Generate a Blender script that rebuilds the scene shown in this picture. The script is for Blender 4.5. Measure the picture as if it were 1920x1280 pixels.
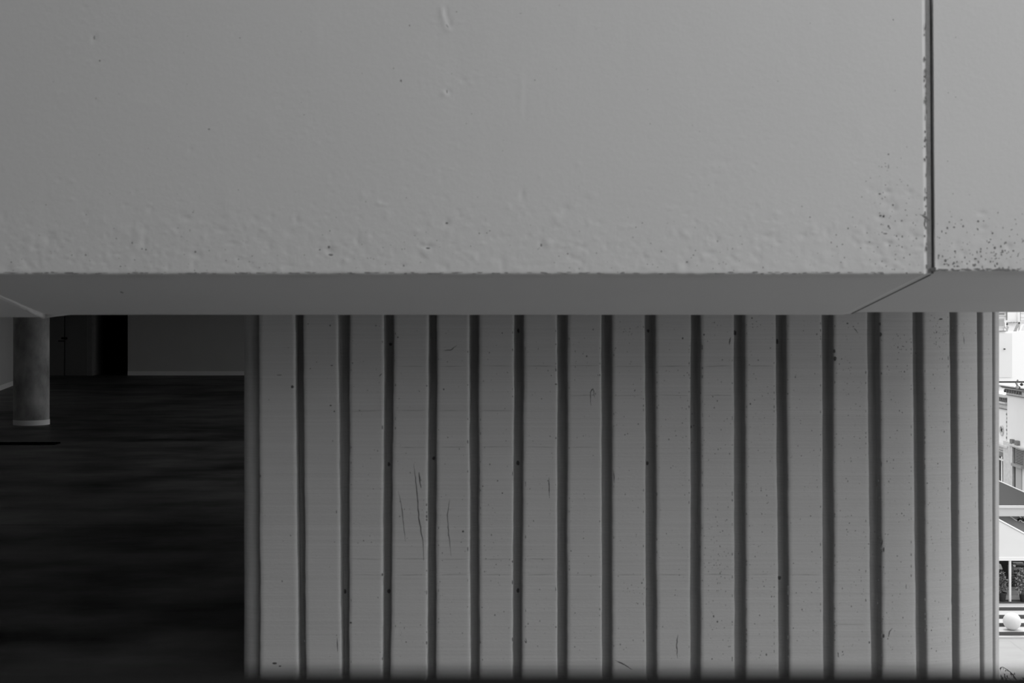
import bpy, bmesh, math, random
import numpy as np
from mathutils import Vector, Matrix
for o in list(bpy.data.objects): bpy.data.objects.remove(o)
S = bpy.context.scene
C = S.collection
F = 2400.0; HY = 620.0; ZC = 2.2          # focal length in px, horizon row, eye height above the garage floor

# ------------------------------------------------------------------ camera
cd = bpy.data.cameras.new('camera'); cam = bpy.data.objects.new('camera', cd); C.objects.link(cam)
cam.location = (0, 0, ZC); cam.rotation_euler = (math.pi/2, 0, 0)
cd.sensor_width = 36; cd.lens = 36*F/1920; cd.shift_y = (HY-640)/1920*1.0
cd.clip_end = 600; cd.clip_start = 0.02
cd.dof.use_dof = True; cd.dof.focus_distance = 40; cd.dof.aperture_fstop = 5.0
S.camera = cam
# ------------------------------------------------------------------ sky, exposure
w = bpy.data.worlds.new('sky'); S.world = w; w.use_nodes = True
nt = w.node_tree; bg = nt.nodes['Background']
geo = nt.nodes.new('ShaderNodeTexCoord'); sep = nt.nodes.new('ShaderNodeSeparateXYZ')
nt.links.new(geo.outputs['Generated'], sep.inputs[0])
def mth(op, a, b=None):
    n = nt.nodes.new('ShaderNodeMath'); n.operation = op
    for i, v in enumerate((a, b)):
        if v is None: continue
        if isinstance(v, (int, float)): n.inputs[i].default_value = v
        else: nt.links.new(v, n.inputs[i])
    return n.outputs[0]
# overcast sky, brightest overhead and a little brighter to the right
up = mth('MAXIMUM', sep.outputs['Z'], 0.0)
lum = mth('ADD', mth('MULTIPLY', up, 0.45), mth('ADD', 0.80, mth('MULTIPLY', sep.outputs['X'], 0.38)))
lum = mth('MAXIMUM', lum, 0.08)
nt.links.new(lum, bg.inputs['Color'])
bg.inputs['Strength'].default_value = 1.15
sd = bpy.data.lights.new('sun', 'SUN'); sun = bpy.data.objects.new('sun', sd); C.objects.link(sun)
sd.energy = 0.9; sd.angle = math.radians(25)
sun.rotation_euler = Vector((-0.05, -0.45, -1.3)).to_track_quat('-Z', 'Y').to_euler()
sun.location = (10, 10, 40)
S.view_settings.view_transform = 'Standard'; S.view_settings.look = 'None'
S.view_settings.exposure = 0.36; S.view_settings.gamma = 1; S.view_settings.use_curve_mapping = False

# ------------------------------------------------------------------ helpers
def at(px, py, Y): return Vector(((px-960)/F*Y, Y, ZC-(py-HY)/F*Y))
def gz(px, py, z):                       # the point of the level z seen at a pixel
    Y = (ZC-z)*F/(py-HY); return at(px, py, Y)
def tag(o, label=None, cat=None, group=None, kind=None):
    if label: o['label'] = label
    if cat: o['category'] = cat
    if group: o['group'] = group
    if kind: o['kind'] = kind
    return o
def empty(name, loc, label, cat, group=None):
    o = bpy.data.objects.new(name, None); C.objects.link(o); o.location = loc; o.empty_display_size = .2
    return tag(o, label, cat, group)
def link(name, me, mats, parent=None, smooth=False):
    o = bpy.data.objects.new(name, me); C.objects.link(o)
    for m in (mats if isinstance(mats, (list, tuple)) else [mats]): me.materials.append(m)
    if smooth: me.polygons.foreach_set('use_smooth', [True]*len(me.polygons))
    if parent:
        o.parent = parent; o.matrix_parent_inverse = Matrix.Translation(-parent.location) if parent.type == 'EMPTY' else Matrix()
    return o
class MB:
    def __init__(s): s.v = []; s.f = []; s.m = []
    def add(s, vs, fs, mi=0):
        n = len(s.v); s.v += [tuple(v) for v in vs]; s.f += [tuple(i+n for i in f) for f in fs]; s.m += [mi]*len(fs); return s
    def box(s, a, b, mi=0):
        x0, y0, z0 = a; x1, y1, z1 = b
        x0, x1 = sorted((x0, x1)); y0, y1 = sorted((y0, y1)); z0, z1 = sorted((z0, z1))
        return s.hexa([(x0,y0,z0),(x1,y0,z0),(x1,y1,z0),(x0,y1,z0),(x0,y0,z1),(x1,y0,z1),(x1,y1,z1),(x0,y1,z1)], mi)
    def hexa(s, p, mi=0):
        return s.add(p, [(0,3,2,1),(4,5,6,7),(0,1,5,4),(1,2,6,5),(2,3,7,6),(3,0,4,7)], mi)
    def tube(s, pts, r, n=8, mi=0, r2=None):
        pts = [Vector(p) for p in pts]; rings = []
        for i, p in enumerate(pts):
            d = (pts[min(i+1, len(pts)-1)]-pts[max(i-1, 0)]).normalized()
            a = d.cross(Vector((0, 0, 1)) if abs(d.z) < .9 else Vector((1, 0, 0))).normalized(); b = d.cross(a)
            rr = r if r2 is None else r+(r2-r)*i/(len(pts)-1)
            rings.append([p+a*rr*math.cos(2*math.pi*k/n)+b*rr*math.sin(2*math.pi*k/n) for k in range(n)])
        fs = []
        for i in range(len(pts)-1):
            for k in range(n): fs.append((i*n+k, i*n+(k+1) % n, (i+1)*n+(k+1) % n, (i+1)*n+k))
        fs.append(tuple(range(n-1, -1, -1))); fs.append(tuple((len(pts)-1)*n+k for k in range(n)))
        return s.add([v for r_ in rings for v in r_], fs, mi)
    def lathe(s, c, prof, n=32, mi=0):
        vs = []; fs = []
        for r, z in prof:
            vs += [(c[0]+r*math.cos(2*math.pi*k/n), c[1]+r*math.sin(2*math.pi*k/n), c[2]+z) for k in range(n)]
        for i in range(len(prof)-1):
            for k in range(n): fs.append((i*n+k, i*n+(k+1) % n, (i+1)*n+(k+1) % n, (i+1)*n+k))
        fs.append(tuple(range(n-1, -1, -1))); fs.append(tuple((len(prof)-1)*n+k for k in range(n)))
        return s.add(vs, fs, mi)
    def build(s, name, mats, parent=None, smooth=False, bevel=0):
        me = bpy.data.meshes.new(name); me.from_pydata(s.v, [], s.f); me.update()
        ms = mats if isinstance(mats, (list, tuple)) else [mats]
        o = link(name, me, ms, parent, smooth)
        me.polygons.foreach_set('material_index', s.m)
        if bevel:
            b = o.modifiers.new('bevel', 'BEVEL'); b.width = bevel; b.segments = 2; b.limit_method = 'ANGLE'
        return o

# ------------------------------------------------------------------ materials (all neutral greys)
def mat(name, v=.5, rough=.8, var=.0, vscale=3., stretch=(1,1,1), bump=0., bscale=60., bstretch=(1,1,1), bdist=.01,
        metal=0., blot=0., blscale=1., spec=.3, lines=0., edge=None, fine=0.):
    m = bpy.data.materials.new(name); m.use_nodes = True; t = m.node_tree; p = t.nodes['Principled BSDF']
    p.inputs['Roughness'].default_value = rough; p.inputs['Metallic'].default_value = metal
    p.inputs['Specular IOR Level'].default_value = spec
    tc = t.nodes.new('ShaderNodeTexCoord')
    def noise(scale, st, det=6, rg=.6):
        mp = t.nodes.new('ShaderNodeMapping'); mp.inputs['Scale'].default_value = st
        t.links.new(tc.outputs['Object'], mp.inputs[0])
        n = t.nodes.new('ShaderNodeTexNoise'); n.inputs['Scale'].default_value = scale
        n.inputs['Detail'].default_value = det; n.inputs['Roughness'].default_value = rg
        t.links.new(mp.outputs[0], n.inputs['Vector']); return n.outputs['Fac']
    def M(op, a, b):
        n = t.nodes.new('ShaderNodeMath'); n.operation = op
        for i, q in enumerate((a, b)):
            if isinstance(q, (int, float)): n.inputs[i].default_value = q
            else: t.links.new(q, n.inputs[i])
        return n.outputs[0]
    val = None
    def addv(x):
        nonlocal val
        val = x if val is None else M('ADD', val, x)
    if var: addv(M('MULTIPLY', M('SUBTRACT', noise(vscale, stretch), .5), var*2))
    if fine: addv(M('MULTIPLY', M('SUBTRACT', noise(140, (1,1,1), 3), .5), fine*2))
    if lines: addv(M('MULTIPLY', M('SUBTRACT', noise(1.0, (.6, .6, 130), 4, .7), .5), lines*2))
    if blot: addv(M('MULTIPLY', M('SUBTRACT', noise(blscale, (1,1,1), 3, .5), .5), blot*2))
    base = v if val is None else M('MULTIPLY', M('ADD', val, 1.0), v)
    if edge:                                             # vertex attribute painted on the mesh, darkens the base colour
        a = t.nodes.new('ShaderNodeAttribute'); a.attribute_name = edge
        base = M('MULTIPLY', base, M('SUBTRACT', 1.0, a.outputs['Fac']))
    cc = t.nodes.new('ShaderNodeCombineColor')
    for i in range(3):
        if isinstance(base, (int, float)): cc.inputs[i].default_value = base
        else: t.links.new(base, cc.inputs[i])
    t.links.new(cc.outputs[0], p.inputs['Base Color'])
    if bump:
        b = t.nodes.new('ShaderNodeBump'); b.inputs['Strength'].default_value = bump; b.inputs['Distance'].default_value = bdist
        h = noise(bscale, bstretch, 5)
        if lines: h = M('ADD', h, M('MULTIPLY', noise(1.0, (.6, .6, 130), 4, .7), .8))
        t.links.new(h, b.inputs['Height']); t.links.new(b.outputs[0], p.inputs['Normal'])
    return m
M_par = mat('painted_concrete', .61, .75, var=.04, vscale=1.2, fine=.04, bump=.22, bscale=38, bstretch=(1,1,1), bdist=.004, edge='darkening')
M_rib = mat('board_marked_concrete', .56, .8, var=.05, vscale=2.5, fine=.06, lines=.16, bump=.6, bscale=40, bstretch=(1,1,2), bdist=.003, edge='darkening')
M_crk = mat('dirt_in_cracks', .10, .95, var=.5, vscale=60)
M_pit = mat('dirty_pit', .20, .95, var=.5, vscale=60)
M_bead = mat('mortar', .58, .8, var=.1, vscale=30, bump=.5, bscale=40)
M_floor = mat('dark_sealed_concrete_floor', .10, .5, var=2.6, vscale=.9, stretch=(.7, 1.0, 1), blot=2.2, blscale=.16, bump=.15, bscale=3, bstretch=(1, 3, 1), bdist=.02, spec=.4)
M_gwall = mat('garage_wall_paint', .58, .8, var=.05, vscale=.6)
M_gbase = mat('pale_skirting_paint', .9, .7)
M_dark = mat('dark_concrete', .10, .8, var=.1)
M_col = mat('column_concrete', .36, .85, var=1.1, vscale=2.2, stretch=(1,1,.6), fine=.12, bump=.4, bscale=30, bdist=.004)
M_white = mat('white_paint', .82, .6)
M_door = mat('dark_door_paint', .16, .6)
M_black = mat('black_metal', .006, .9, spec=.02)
M_out = mat('city_wall_white', .88, .9, var=.015, vscale=.4)
M_out2 = mat('city_wall_pale', .9, .9, var=.03, vscale=1.2)
M_stone = mat('weathered_stone', .66, .9, var=.35, vscale=4, fine=.05, bump=.5, bscale=10, bdist=.03)
M_stonedk = mat('weathered_dark_stone', .22, .9, var=.6, vscale=5)
M_mid = mat('mid_grey_paint', .34, .7)
M_slate = mat('slate_roof', .075, .85, var=.05, vscale=2)
M_glass = mat('window_glass', .05, .12, spec=.6)
M_blind = mat('grey_window_panel', .40, .6)
M_pave = mat('street_paving', .35, .85, var=.12, vscale=.5, stretch=(1, 2.5, 1), fine=.04)
M_step = mat('light_step_stone', .54, .8, var=.05, vscale=2)
M_riser = mat('dark_riser_stone', .085, .85, var=.15, vscale=2)
M_leaf = mat('leaves', .10, .5, var=.5, vscale=8)
M_leaf2 = mat('pale_leaves', .42, .5, var=.5, vscale=8)
M_pot = mat('dark_plant_pot', .03, .6)
M_cloth = mat('white_canopy_cloth', .44, .8, var=.05, vscale=.6, stretch=(1, 1, 3))
M_ball = mat('pale_concrete_ball', .68, .85, var=.05, vscale=6)
M_bark = mat('bark', .08, .9)
M_unseen = mat('unseen_concrete', .06, .9, var=.1)

rnd = random.Random(7)
def blob(mb, c, u, v, n, rx, ry, h=.0012, k=8, mi=1):
    """an irregular shallow pit / chip mark: a low lens of grime sitting in the skin"""
    ph = rnd.random()*6; pts = [Vector(c)+n*h]
    for i in range(k):
        a = ph+2*math.pi*i/k; q = 1+.35*(rnd.random()-.5)
        pts.append(Vector(c)+u*rx*q*math.cos(a)+v*ry*q*math.sin(a)-n*.0006)
    mb.add(pts, [(0, 1+i, 1+(i+1) % k) for i in range(k)], mi)
def crack(mb, pts, n, wd, h=.0012, mi=1):
    """a thin tapering line of grime along a crack"""
    P = []
    for a, b in zip(pts[:-1], pts[1:]):
        for i in range(6): P.append(Vector(a).lerp(Vector(b), i/6))
    P.append(Vector(pts[-1])); vs = []; N = len(P)
    for i, p in enumerate(P):
        d = (P[min(i+1, N-1)]-P[max(i-1, 0)]).normalized(); sd_ = d.cross(n).normalized()
        t_ = i/(N-1); ww = wd*(.25+math.sin(math.pi*min(max(t_, .04), .96)))*.5*(.7+.6*rnd.random())
        j = sd_*wd*.5*(rnd.random()-.5)
        vs += [p+j-sd_*ww-n*.0006, p+j+n*h, p+j+sd_*ww-n*.0006]
    fs = []
    for i in range(N-1):
        a = i*3; fs += [(a, a+3, a+4, a+1), (a+1, a+4, a+5, a+2)]
    mb.add(vs, fs, mi)
def attr(me, name, vals):
    a = me.attributes.new(name, 'FLOAT', 'POINT'); a.data.foreach_set('value', np.asarray(vals, dtype=np.float32))

# ================================================================== ribbed stair-tower wall
YW = 7.75; R = .9; XT = None
def arc_px(x0, th): return 960+F*(x0+R*math.sin(th))/(YW+R*(1-math.cos(th)))
lo, hi = 0., 4.
for _ in range(60):
    XT = (lo+hi)/2
    if max(arc_px(XT, math.radians(a*.2)) for a in range(450)) > 1873.2: hi = XT
    else: lo = XT
TH = [math.radians(a*.05) for a in range(1801)]
PXS = [arc_px(XT, t) for t in TH]; IM = max(range(len(PXS)), key=lambda i: PXS[i])
def s_of(px):                              # pixel column -> arc length along the face (x where it is straight)
    x = (px-960)/F*YW
    if x <= XT: return x
    return XT+R*float(np.interp(px, PXS[:IM+1], TH[:IM+1]))
def face(s, d):                            # point and outward normal at arc length s, d metres inside the face
    if s <= XT: return s, YW+d, 0., -1.
    t = (s-XT)/R
    if t <= math.pi/2:
        return XT+(R-d)*math.sin(t), YW+R-(R-d)*math.cos(t), math.sin(t), -math.cos(t)
    return XT+R-d, YW+R+(s-XT-R*math.pi/2), 1., 0.
G = [(553,568.5,559,574),(634,656,640,655),(720,739,717.5,733),(803,820,801.5,818),(880,898.5,882,899.5),(964,983,961.5,979.5),
     (1045,1065,1045,1064),(1127.5,1148.5,1129,1148),(1209.5,1229.5,1211.5,1231.5),(1295,1314.5,1294.5,1314),(1376,1397.5,1378,1399),
     (1454.5,1475,1460,1480.5),(1541.5,1563,1544,1564.5),(1626.5,1650.5,1633,1655),(1711.5,1732,1718,1738),(1781,1795.5,1785,1799.5),
     (1832,1843,1837,1846),(1860.5,1866,1861.5,1867)]
GS = [tuple(s_of(v) for v in g) for g in G]
last = (GS[-1][1]+GS[-1][3])/2+.20
smax = XT+R*math.pi/2
while last < smax+3.2:
    GS.append((last, last+.068, last, last+.068)); last += .268
DEP = .075
prof = []      # (s_top, s_bottom, depth, wobble id)
sT, sB = s_of(486), s_of(488)
# left corner: core skin at groove depth with a rounded corner, running back into the garage
corner = []
rc = .085; xl = (458.5-960)/F*(YW+DEP+rc)
for y in (YW+4.2, YW+2.0, YW+.6): corner.append((xl, y, -1, 0))
for i in range(9):
    a = math.pi/2*i/8
    corner.append((xl+rc-rc*math.cos(a), YW+DEP+rc-rc*math.sin(a), -math.cos(a), -math.sin(a)))
edge_id = 0
def rib(a, b, w0, w1, bv=1.):
    """face points of one rib between tops a=(top,bot) and b, rounded left arris and softer right arris"""
    out = []
    wT = b[0]-a[0]; wB = b[1]-a[1]
    out.append((a[0]-.003, a[1]-.003, .020, w0)); out.append((a[0]-.001, a[1]-.001, .004, w0)); out.append((a[0]+.003, a[1]+.003, 0, w0))
    n = 9
    for i in range(1, n):
        t_ = i/n; out.append((a[0]+wT*t_, a[1]+wB*t_, 0, w0 if t_ < .3 else (w1 if t_ > .7 else -1)))
    out.append((b[0]-.001-.015*bv, b[1]-.001-.015*bv, 0, w1)); out.append((b[0]-.001-.006*bv, b[1]-.001-.006*bv, .0025*bv, w1)); out.append((b[0]-.001, b[1]-.001, .002+.009*bv, w1)); out.append((b[0]+.001, b[1]+.001, .022, w1))
    return out
def groove(a, b, w0, w1):
    """a: right arris of the rib before; b: left arris of the rib after"""
    return [(a[0]+.007, a[1]+.007, DEP-.006, w0), (a[0]+.012, a[1]+.012, DEP, w0),
            ((a[0]+b[0])/2, (a[1]+b[1])/2, DEP, -1),
            (b[0]-.014, b[1]-.014, DEP, w1), (b[0]-.009, b[1]-.009, DEP-.006, w1)]
cur = (sT, sB); wid = 1
prof += [(sT-.016, sB-.016, DEP, 0), (sT-.009, sB-.009, DEP-.008, 0)]
for gi, g in enumerate(GS):
    prof += rib(cur, (g[0], g[2]), wid-1, wid, .75 if gi < 5 else (.5 if gi < 8 else .2))
    prof += groove((g[0], g[2]), (g[1], g[3]), wid, wid+1)
    cur = (g[1], g[3]); wid += 2
# rows
rows = [-12.9, -8, -5, -3, -2, -1.2, -.6, -.3]+[i*.0165-.1 for i in range(0, 158)]+[2.7, 2.9, 3.2]
nr = len(rows); rng = np.random.RandomState(3)
def smooth_noise(n, k, amp):
    a = rng.randn(n+2*k); ker = np.hanning(2*k+1); ker /= ker.sum(); b = np.convolve(a, ker, 'same')[k:-k]
    return b/np.std(b)*amp
wob = [smooth_noise(nr, 16, .0009)+smooth_noise(nr, 2, .0006) for _ in range(wid+2)]
ZT, ZB = ZC, ZC-600*YW/F
npf = len(prof)+len(corner)
vs = np.zeros((nr, npf, 3)); darkening = np.zeros((nr, npf))
chips = {}
for r_, z in enumerate(rows):
    t_ = (ZT-z)/(ZT-ZB); t_ = min(max(t_, -.5), 1.4)
    for j, (x, y, nx, ny) in enumerate(corner): vs[r_, j] = (x+wob[0][r_]*.4*abs(nx), y, z)
    for j, (a, b, d, wi) in enumerate(prof):
        s = a+(b-a)*t_
        if wi >= 0: s += wob[wi][r_]*(1 if d < .03 else .5)
        x, y, nx, ny = face(s, d); vs[r_, j+len(corner)] = (x, y, z)
        if d >= .009: darkening[r_, j+len(corner)] = .3       # recess shade of the grooves painted in as a darker tone
mb = MB()
fs = []
for r_ in range(nr-1):
    for j in range(npf-1):
        a = r_*npf+j; fs.append((a, a+1, a+npf+1, a+npf))
mb.add(vs.reshape(-1, 3).tolist(), fs, 0)
nbase = len(mb.v)
# closing back and sides of the tower
xr = face(prof[-1][0], 0)[0]; yr = face(prof[-1][0], 0)[1]
mb.add([(xl, YW+4.2, -12.9), (xr-.1, yr, -12.9), (xr-.1, yr, 3.2), (xl, YW+4.2, 3.2)], [(0, 3, 2, 1)])
def onface(px, py, lift=0.):
    s = s_of(px); x, y, nx, ny = face(s, -lift); z = ZC-(py-HY)*y/F
    return Vector((x, y, z)), Vector((nx, ny, 0))
def rpit(px, py, rx, ry, mi=1):
    c, n = onface(px, py); u = Vector((-n.y, n.x, 0)); blob(mb, c, u, Vector((0, 0, 1)), n, rx/310, ry/310, mi=mi)
def rcrack(pp, wpx, mi=1):
    ps = [onface(x, y)[0] for x, y in pp]; crack(mb, ps, onface(*pp[0])[1], wpx/310, mi=mi)
# random air holes on the ribs, denser on some ribs
ribs = []
pr = 486
for g in G: ribs.append((pr, g[0])); pr = g[1]
for k, (a, b) in enumerate(ribs):
    dens = [8, 9, 34, 40, 40, 46, 50, 50, 60, 64, 95, 95, 85, 90, 90, 90, 50, 24, 4][k]
    for _ in range(dens):
        px = rnd.uniform(a+5, b-5); py = rnd.uniform(600, 1240)
        r0 = rnd.choice([.7, .8, 1, 1.2, 1.6]); rpit(px, py, r0*rnd.uniform(.7, 1.2), r0*rnd.uniform(.8, 1.8), rnd.choice([1, 2, 2, 2]))
    for _ in range(int(dens*.35)):                       # chips along the arrises
        px = rnd.choice([a+2.5, b-3]); rpit(px, rnd.uniform(600, 1240), rnd.uniform(.7, 1.6), rnd.uniform(1.5, 5), 2)
for (cx, cy, sx, sy, n_) in ((1765, 618, 14, 22, 34), (1806, 625, 6, 25, 12), (1690, 660, 14, 20, 14), (1345, 1035, 16, 40, 40), (1345, 1090, 10, 30, 14),
                             (1195, 1110, 12, 25, 16), (1290, 740, 12, 60, 14), (930, 1030, 8, 50, 18), (1650, 1020, 6, 60, 20), (1180, 625, 14, 14, 12),
                             (1620, 1050, 8, 50, 14), (1590, 690, 12, 60, 14), (1420, 640, 12, 25, 6), (835, 1120, 8, 60, 8)):
    for _ in range(n_): rpit(rnd.gauss(cx, sx), rnd.gauss(cy, sy), rnd.uniform(.6, 1.5), rnd.uniform(.8, 2), rnd.choice([1, 2]))
for px, py, rx, ry in ((548, 725, 4, 5), (524, 703, 7, 1), (578, 607, 1.5, 1.5), (619, 610, 2, 2.5), (622, 685, 4, 1.5), (620, 760, 3, 2), (627, 771, 2.5, 2),
                       (746, 632, 2, 2.5), (1407, 757, 2, 3), (1650, 607, 3, 3), (1652, 627, 3, 5), (1565, 658, 3, 5), (1566, 672, 3.5, 7), (868, 996, 3, 3),
                       (933, 901, 2, 2), (942, 924, 2, 2), (1320, 627, 2, 3), (1042, 720, 2.5, 2), (1410, 596, 2, 3), (1589, 606, 3, 2), (1600, 612, 2, 1.5),
                       (1657, 1030, 2.5, 7), (1657, 1192, 2.5, 6), (1630, 1204, 2, 4), (1338, 1155, 2, 4), (1345, 1165, 2, 3), (1437, 1227, 1.8, 3.5),
                       (658, 1167, 3, 3), (515, 1243, 6, 3), (525, 1248, 4, 2), (1335, 1235, 2, 2), (1118, 1235, 1.5, 1.5), (1280, 634, 2, 3), (1764, 598, 6, 2)):
    rpit(px, py, rx, ry)
for pp, w_ in (([(776, 870), (779, 895), (783, 940), (786, 975), (793, 1015), (795, 1050)], 2.4), ([(785, 885), (789, 915)], 3), ([(747, 920), (753, 950), (757, 985), (760, 1015)], 1.6),
               ([(843, 935), (839, 965), (841, 1000), (846, 1042)], 1.8), ([(1029, 895), (1030, 930)], 2.2), ([(1108, 760), (1107, 735), (1112, 728), (1115, 745)], 2.0),
               ([(1271, 1190), (1269, 1210), (1270, 1234)], 2.6), ([(832, 657), (845, 656), (857, 647)], 1.8), ([(1153, 1237), (1168, 1244), (1185, 1254)], 2.4),
               ([(1673, 1177), (1667, 1186), (1666, 1194)], 2.2), ([(1571, 1222), (1572, 1232)], 2), ([(632, 1195), (633, 1222)], 2), ([(1370, 632), (1367, 646)], 2.5),
               ([(711, 706), (716, 700)], 2), ([(983, 1200), (987, 1205), (986, 1196)], 2), ([(1601, 615), (1609, 624)], 2), ([(1699, 1095), (1699, 1104)], 1.6),
               ([(1807, 630), (1808, 645)], 2), ([(1150, 880), (1152, 905)], 1.8), ([(1655, 1010), (1653, 1024)], 2)):
    rcrack(pp, w_, 1)
# hairline board seams, printed across the ribs
for py, x0, x1 in ((1077, 655, 1500), (1048, 655, 1060), (599, 1650, 1770), (618, 1655, 1780), (686, 740, 1460), (770, 660, 980), (741, 1060, 1380), (838, 740, 1140), (1170, 1560, 1700), (1100, 1650, 1790)):
    for a, b in ribs:
        if b > x0 and a < x1: rcrack([(a+4, py+rnd.uniform(-1, 1)), (b-5, py+rnd.uniform(-1, 1))], .8, 2)
# bolt holes at the bottom of the grooves
for px, py in ((727, 870), (1216, 868), (812, 859), (971, 868), (971, 1107), (730, 645), (972, 620), (1218, 620), (1382, 624), (1462, 640), (727, 1108), (644, 1108), (1466, 1083), (1626, 628), (1298, 800)):
    s = s_of(px); x, y, nx, ny = face(s, DEP); y -= .001
    c = Vector((x, y, ZC-(py-HY)*y/F)); blob(mb, c, Vector((1, 0, 0)), Vector((0, 0, 1)), Vector((0, -1, 0)), rnd.uniform(2, 4)/310, rnd.uniform(3, 5)/310, .001, 9, 1)
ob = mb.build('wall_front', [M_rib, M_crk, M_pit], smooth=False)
dd = np.zeros(len(mb.v), np.float32); dd[:nr*npf] = darkening.reshape(-1); attr(ob.data, 'darkening', dd)
tag(ob, 'grey ribbed concrete tower wall with a rounded right corner, under the parapet band', 'wall', kind='structure')
nc = len(corner)
def sm(j):                                  # only the corner and the flat rib faces shade smoothly
    if j < nc-1: return True
    if j < nc: return False
    return prof[j-nc][2] == 0 and prof[j-nc+1][2] == 0
row = [sm(j) for j in range(npf-1)]
ob.data.polygons.foreach_set('use_smooth', row*(nr-1)+[False]*(len(mb.f)-(nr-1)*(npf-1)))

# ================================================================== precast parapet panels overhead
YF = 5.6; YB = 6.81; DX = -79/F          # joints lean a hair to the left as they run back
PXM = F/YF
def panel(name, pxL, pxR, pyF, pyBk, lab, lround, rround, ltop=None, rtop=None, fine=True, marks=None):
    """front face, rounded arris, soffit running down and back, back face; pxL/pxR are edge columns at the front bottom"""
    xL = (pxL-960)/PXM; xR = (pxR-960)/PXM
    xLt = xL if ltop is None else (ltop-960)/PXM; xRt = xR if rtop is None else (rtop-960)/PXM
    zF = ZC-(pyF-HY)/PXM; zB = ZC-(pyBk-HY)*YB/F
    n = max(8, int((xR-xL)*PXM/4)) if fine else 30
    us = list(np.linspace(0, 1, n))
    wdt = xR-xL
    def ins(dist): us.append(dist/wdt)
    for k in range(1, 8):
        if lround: ins(lround*k/7*.999)
        if rround: us.append(1-rround*k/7*.999/wdt)
    us = sorted(set(round(u, 6) for u in us))
    # section: (y, z, part)
    zs = list(np.linspace(zF+1.30, zF+.012, 320 if fine else 40))
    sec = [(YB, 3.9, 0), (YF, 3.9, 0)]+[(YF, z, 0) for z in zs]
    for a in (20, 45, 70): sec.append((YF+.007*(1-math.cos(math.radians(a))), zF+.007-.007*math.sin(math.radians(a)), 0))
    ns = 40
    for i in range(1, ns+1):
        t_ = i/ns; sec.append((YF+(YB-YF)*t_, zF+(zB-zF)*t_, 1))
    sec += [(YB+.002, zB+.006, 2), (YB, 3.9, 2)]
    V = []; D = []
    rw = smooth_noise(len(sec), 9, .0012); ew = smooth_noise(len(us), 3, .0009); lw = smooth_noise(len(sec), 9, .0009)
    for i, (y, z, p_) in enumerate(sec):
        dxs = DX*(y-YF)
        th_ = min(max((z-zF)/1.4, 0), 1) if p_ == 0 else 0
        a = xL+(xLt-xL)*th_+dxs; b = xR+(xRt-xR)*th_+dxs
        for j, u in enumerate(us):
            x = a+(b-a)*u; yy = y; zz = z
            dl = u*wdt; dr = (1-u)*wdt
            if lround and dl < lround and p_ < 2:
                q = 1-dl/lround; dd_ = lround*(1-math.sqrt(max(1-q*q, 0)))*.9
                if p_ == 0: yy += dd_
                else: zz += dd_*.35
            if rround and dr < rround and p_ < 2:
                q = 1-dr/rround; dd_ = .012*min(1., q/.40)
                if p_ == 0: yy += dd_
                else: zz += dd_*.35
            if j in (0,): x += lw[i]
            if j == len(us)-1: x += rw[i]
            if p_ == 0 and abs(z-zF) < .013: zz += ew[j]
            V.append((x, yy, zz))
            # soffit darker just behind the front arris, unevenly along it
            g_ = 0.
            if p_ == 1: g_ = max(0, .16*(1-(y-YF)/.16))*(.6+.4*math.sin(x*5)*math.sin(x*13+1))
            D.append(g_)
    N = len(us); mbp = MB()
    V = np.array(V); 
    # dents and trowel marks pressed into the face (pixel column, row, half sizes, depth mm)
    if marks:
        msk = np.repeat(np.array([s_[2] == 0 for s_ in sec]), N)
        X = 960+V[:, 0]*PXM; Yp = HY-(V[:, 2]-ZC)*PXM
        for (mx, my, rx, ry, dep) in marks:
            V[:, 1] += msk*dep*.001*np.exp(-(((X-mx)/rx)**2+((Yp-my)/ry)**2))
    fs_ = []
    for i in range(len(sec)-1):
        for j in range(N-1):
            a = i*N+j; fs_.append((a, a+N, a+N+1, a+1))
    fs_.append(tuple(i*N for i in range(len(sec)-1, -1, -1))); fs_.append(tuple(i*N+N-1 for i in range(len(sec))))
    mbp.add(V.tolist(), fs_, 0)
    return mbp, D, zF, zB
dents = []
for _ in range(150):
    yy = 510-abs(rnd.gauss(0, 60)); dents.append((rnd.uniform(0, 1735), yy, rnd.uniform(4, 9), rnd.uniform(4, 12), rnd.uniform(-1.6, 2.2)))
for _ in range(520):
    dents.append((rnd.uniform(0, 1735), 508-abs(rnd.gauss(0, 70)), rnd.uniform(2.5, 4.5), rnd.uniform(3, 7), rnd.choice([-1, 1, 1])*rnd.uniform(.3, 1.3)))
for cx_, cy_ in ((790, 300), (840, 110), (620, 440), (350, 420), (1000, 450), (1400, 330), (180, 90), (560, 210)):
    for _ in range(28): dents.append((rnd.gauss(cx_, 50), rnd.gauss(cy_, 50), rnd.uniform(2.5, 4.5), rnd.uniform(3, 6), rnd.uniform(-.8, 1.0)))
for _ in range(60): dents.append((rnd.uniform(0, 1735), rnd.uniform(0, 500), rnd.uniform(6, 30), rnd.uniform(8, 60), rnd.uniform(-.8, .8)))
for _ in range(40): dents.append((rnd.gauss(1670, 40), rnd.gauss(420, 60), rnd.uniform(4, 8), rnd.uniform(4, 8), rnd.uniform(.6, 2.4)))
for p_ in ((829, 24, 5, 12, -2.5), (834, 40, 5, 12, -2.5), (841, 55, 5, 6, -2.5), (836, 28, 4, 12, 2.6), (842, 46, 4, 10, 2.6), (177, 72, 5, 9, 2), (833, 175, 6, 6, -2), (841, 172, 5, 6, 2),
           (978, 165, 5, 30, -.8), (985, 205, 4, 30, .8), (803, 462, 8, 5, 2.5), (838, 418, 6, 8, 2.5), (1015, 455, 5, 8, 2), (617, 470, 8, 8, 2.5)): dents.append(p_)
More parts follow.
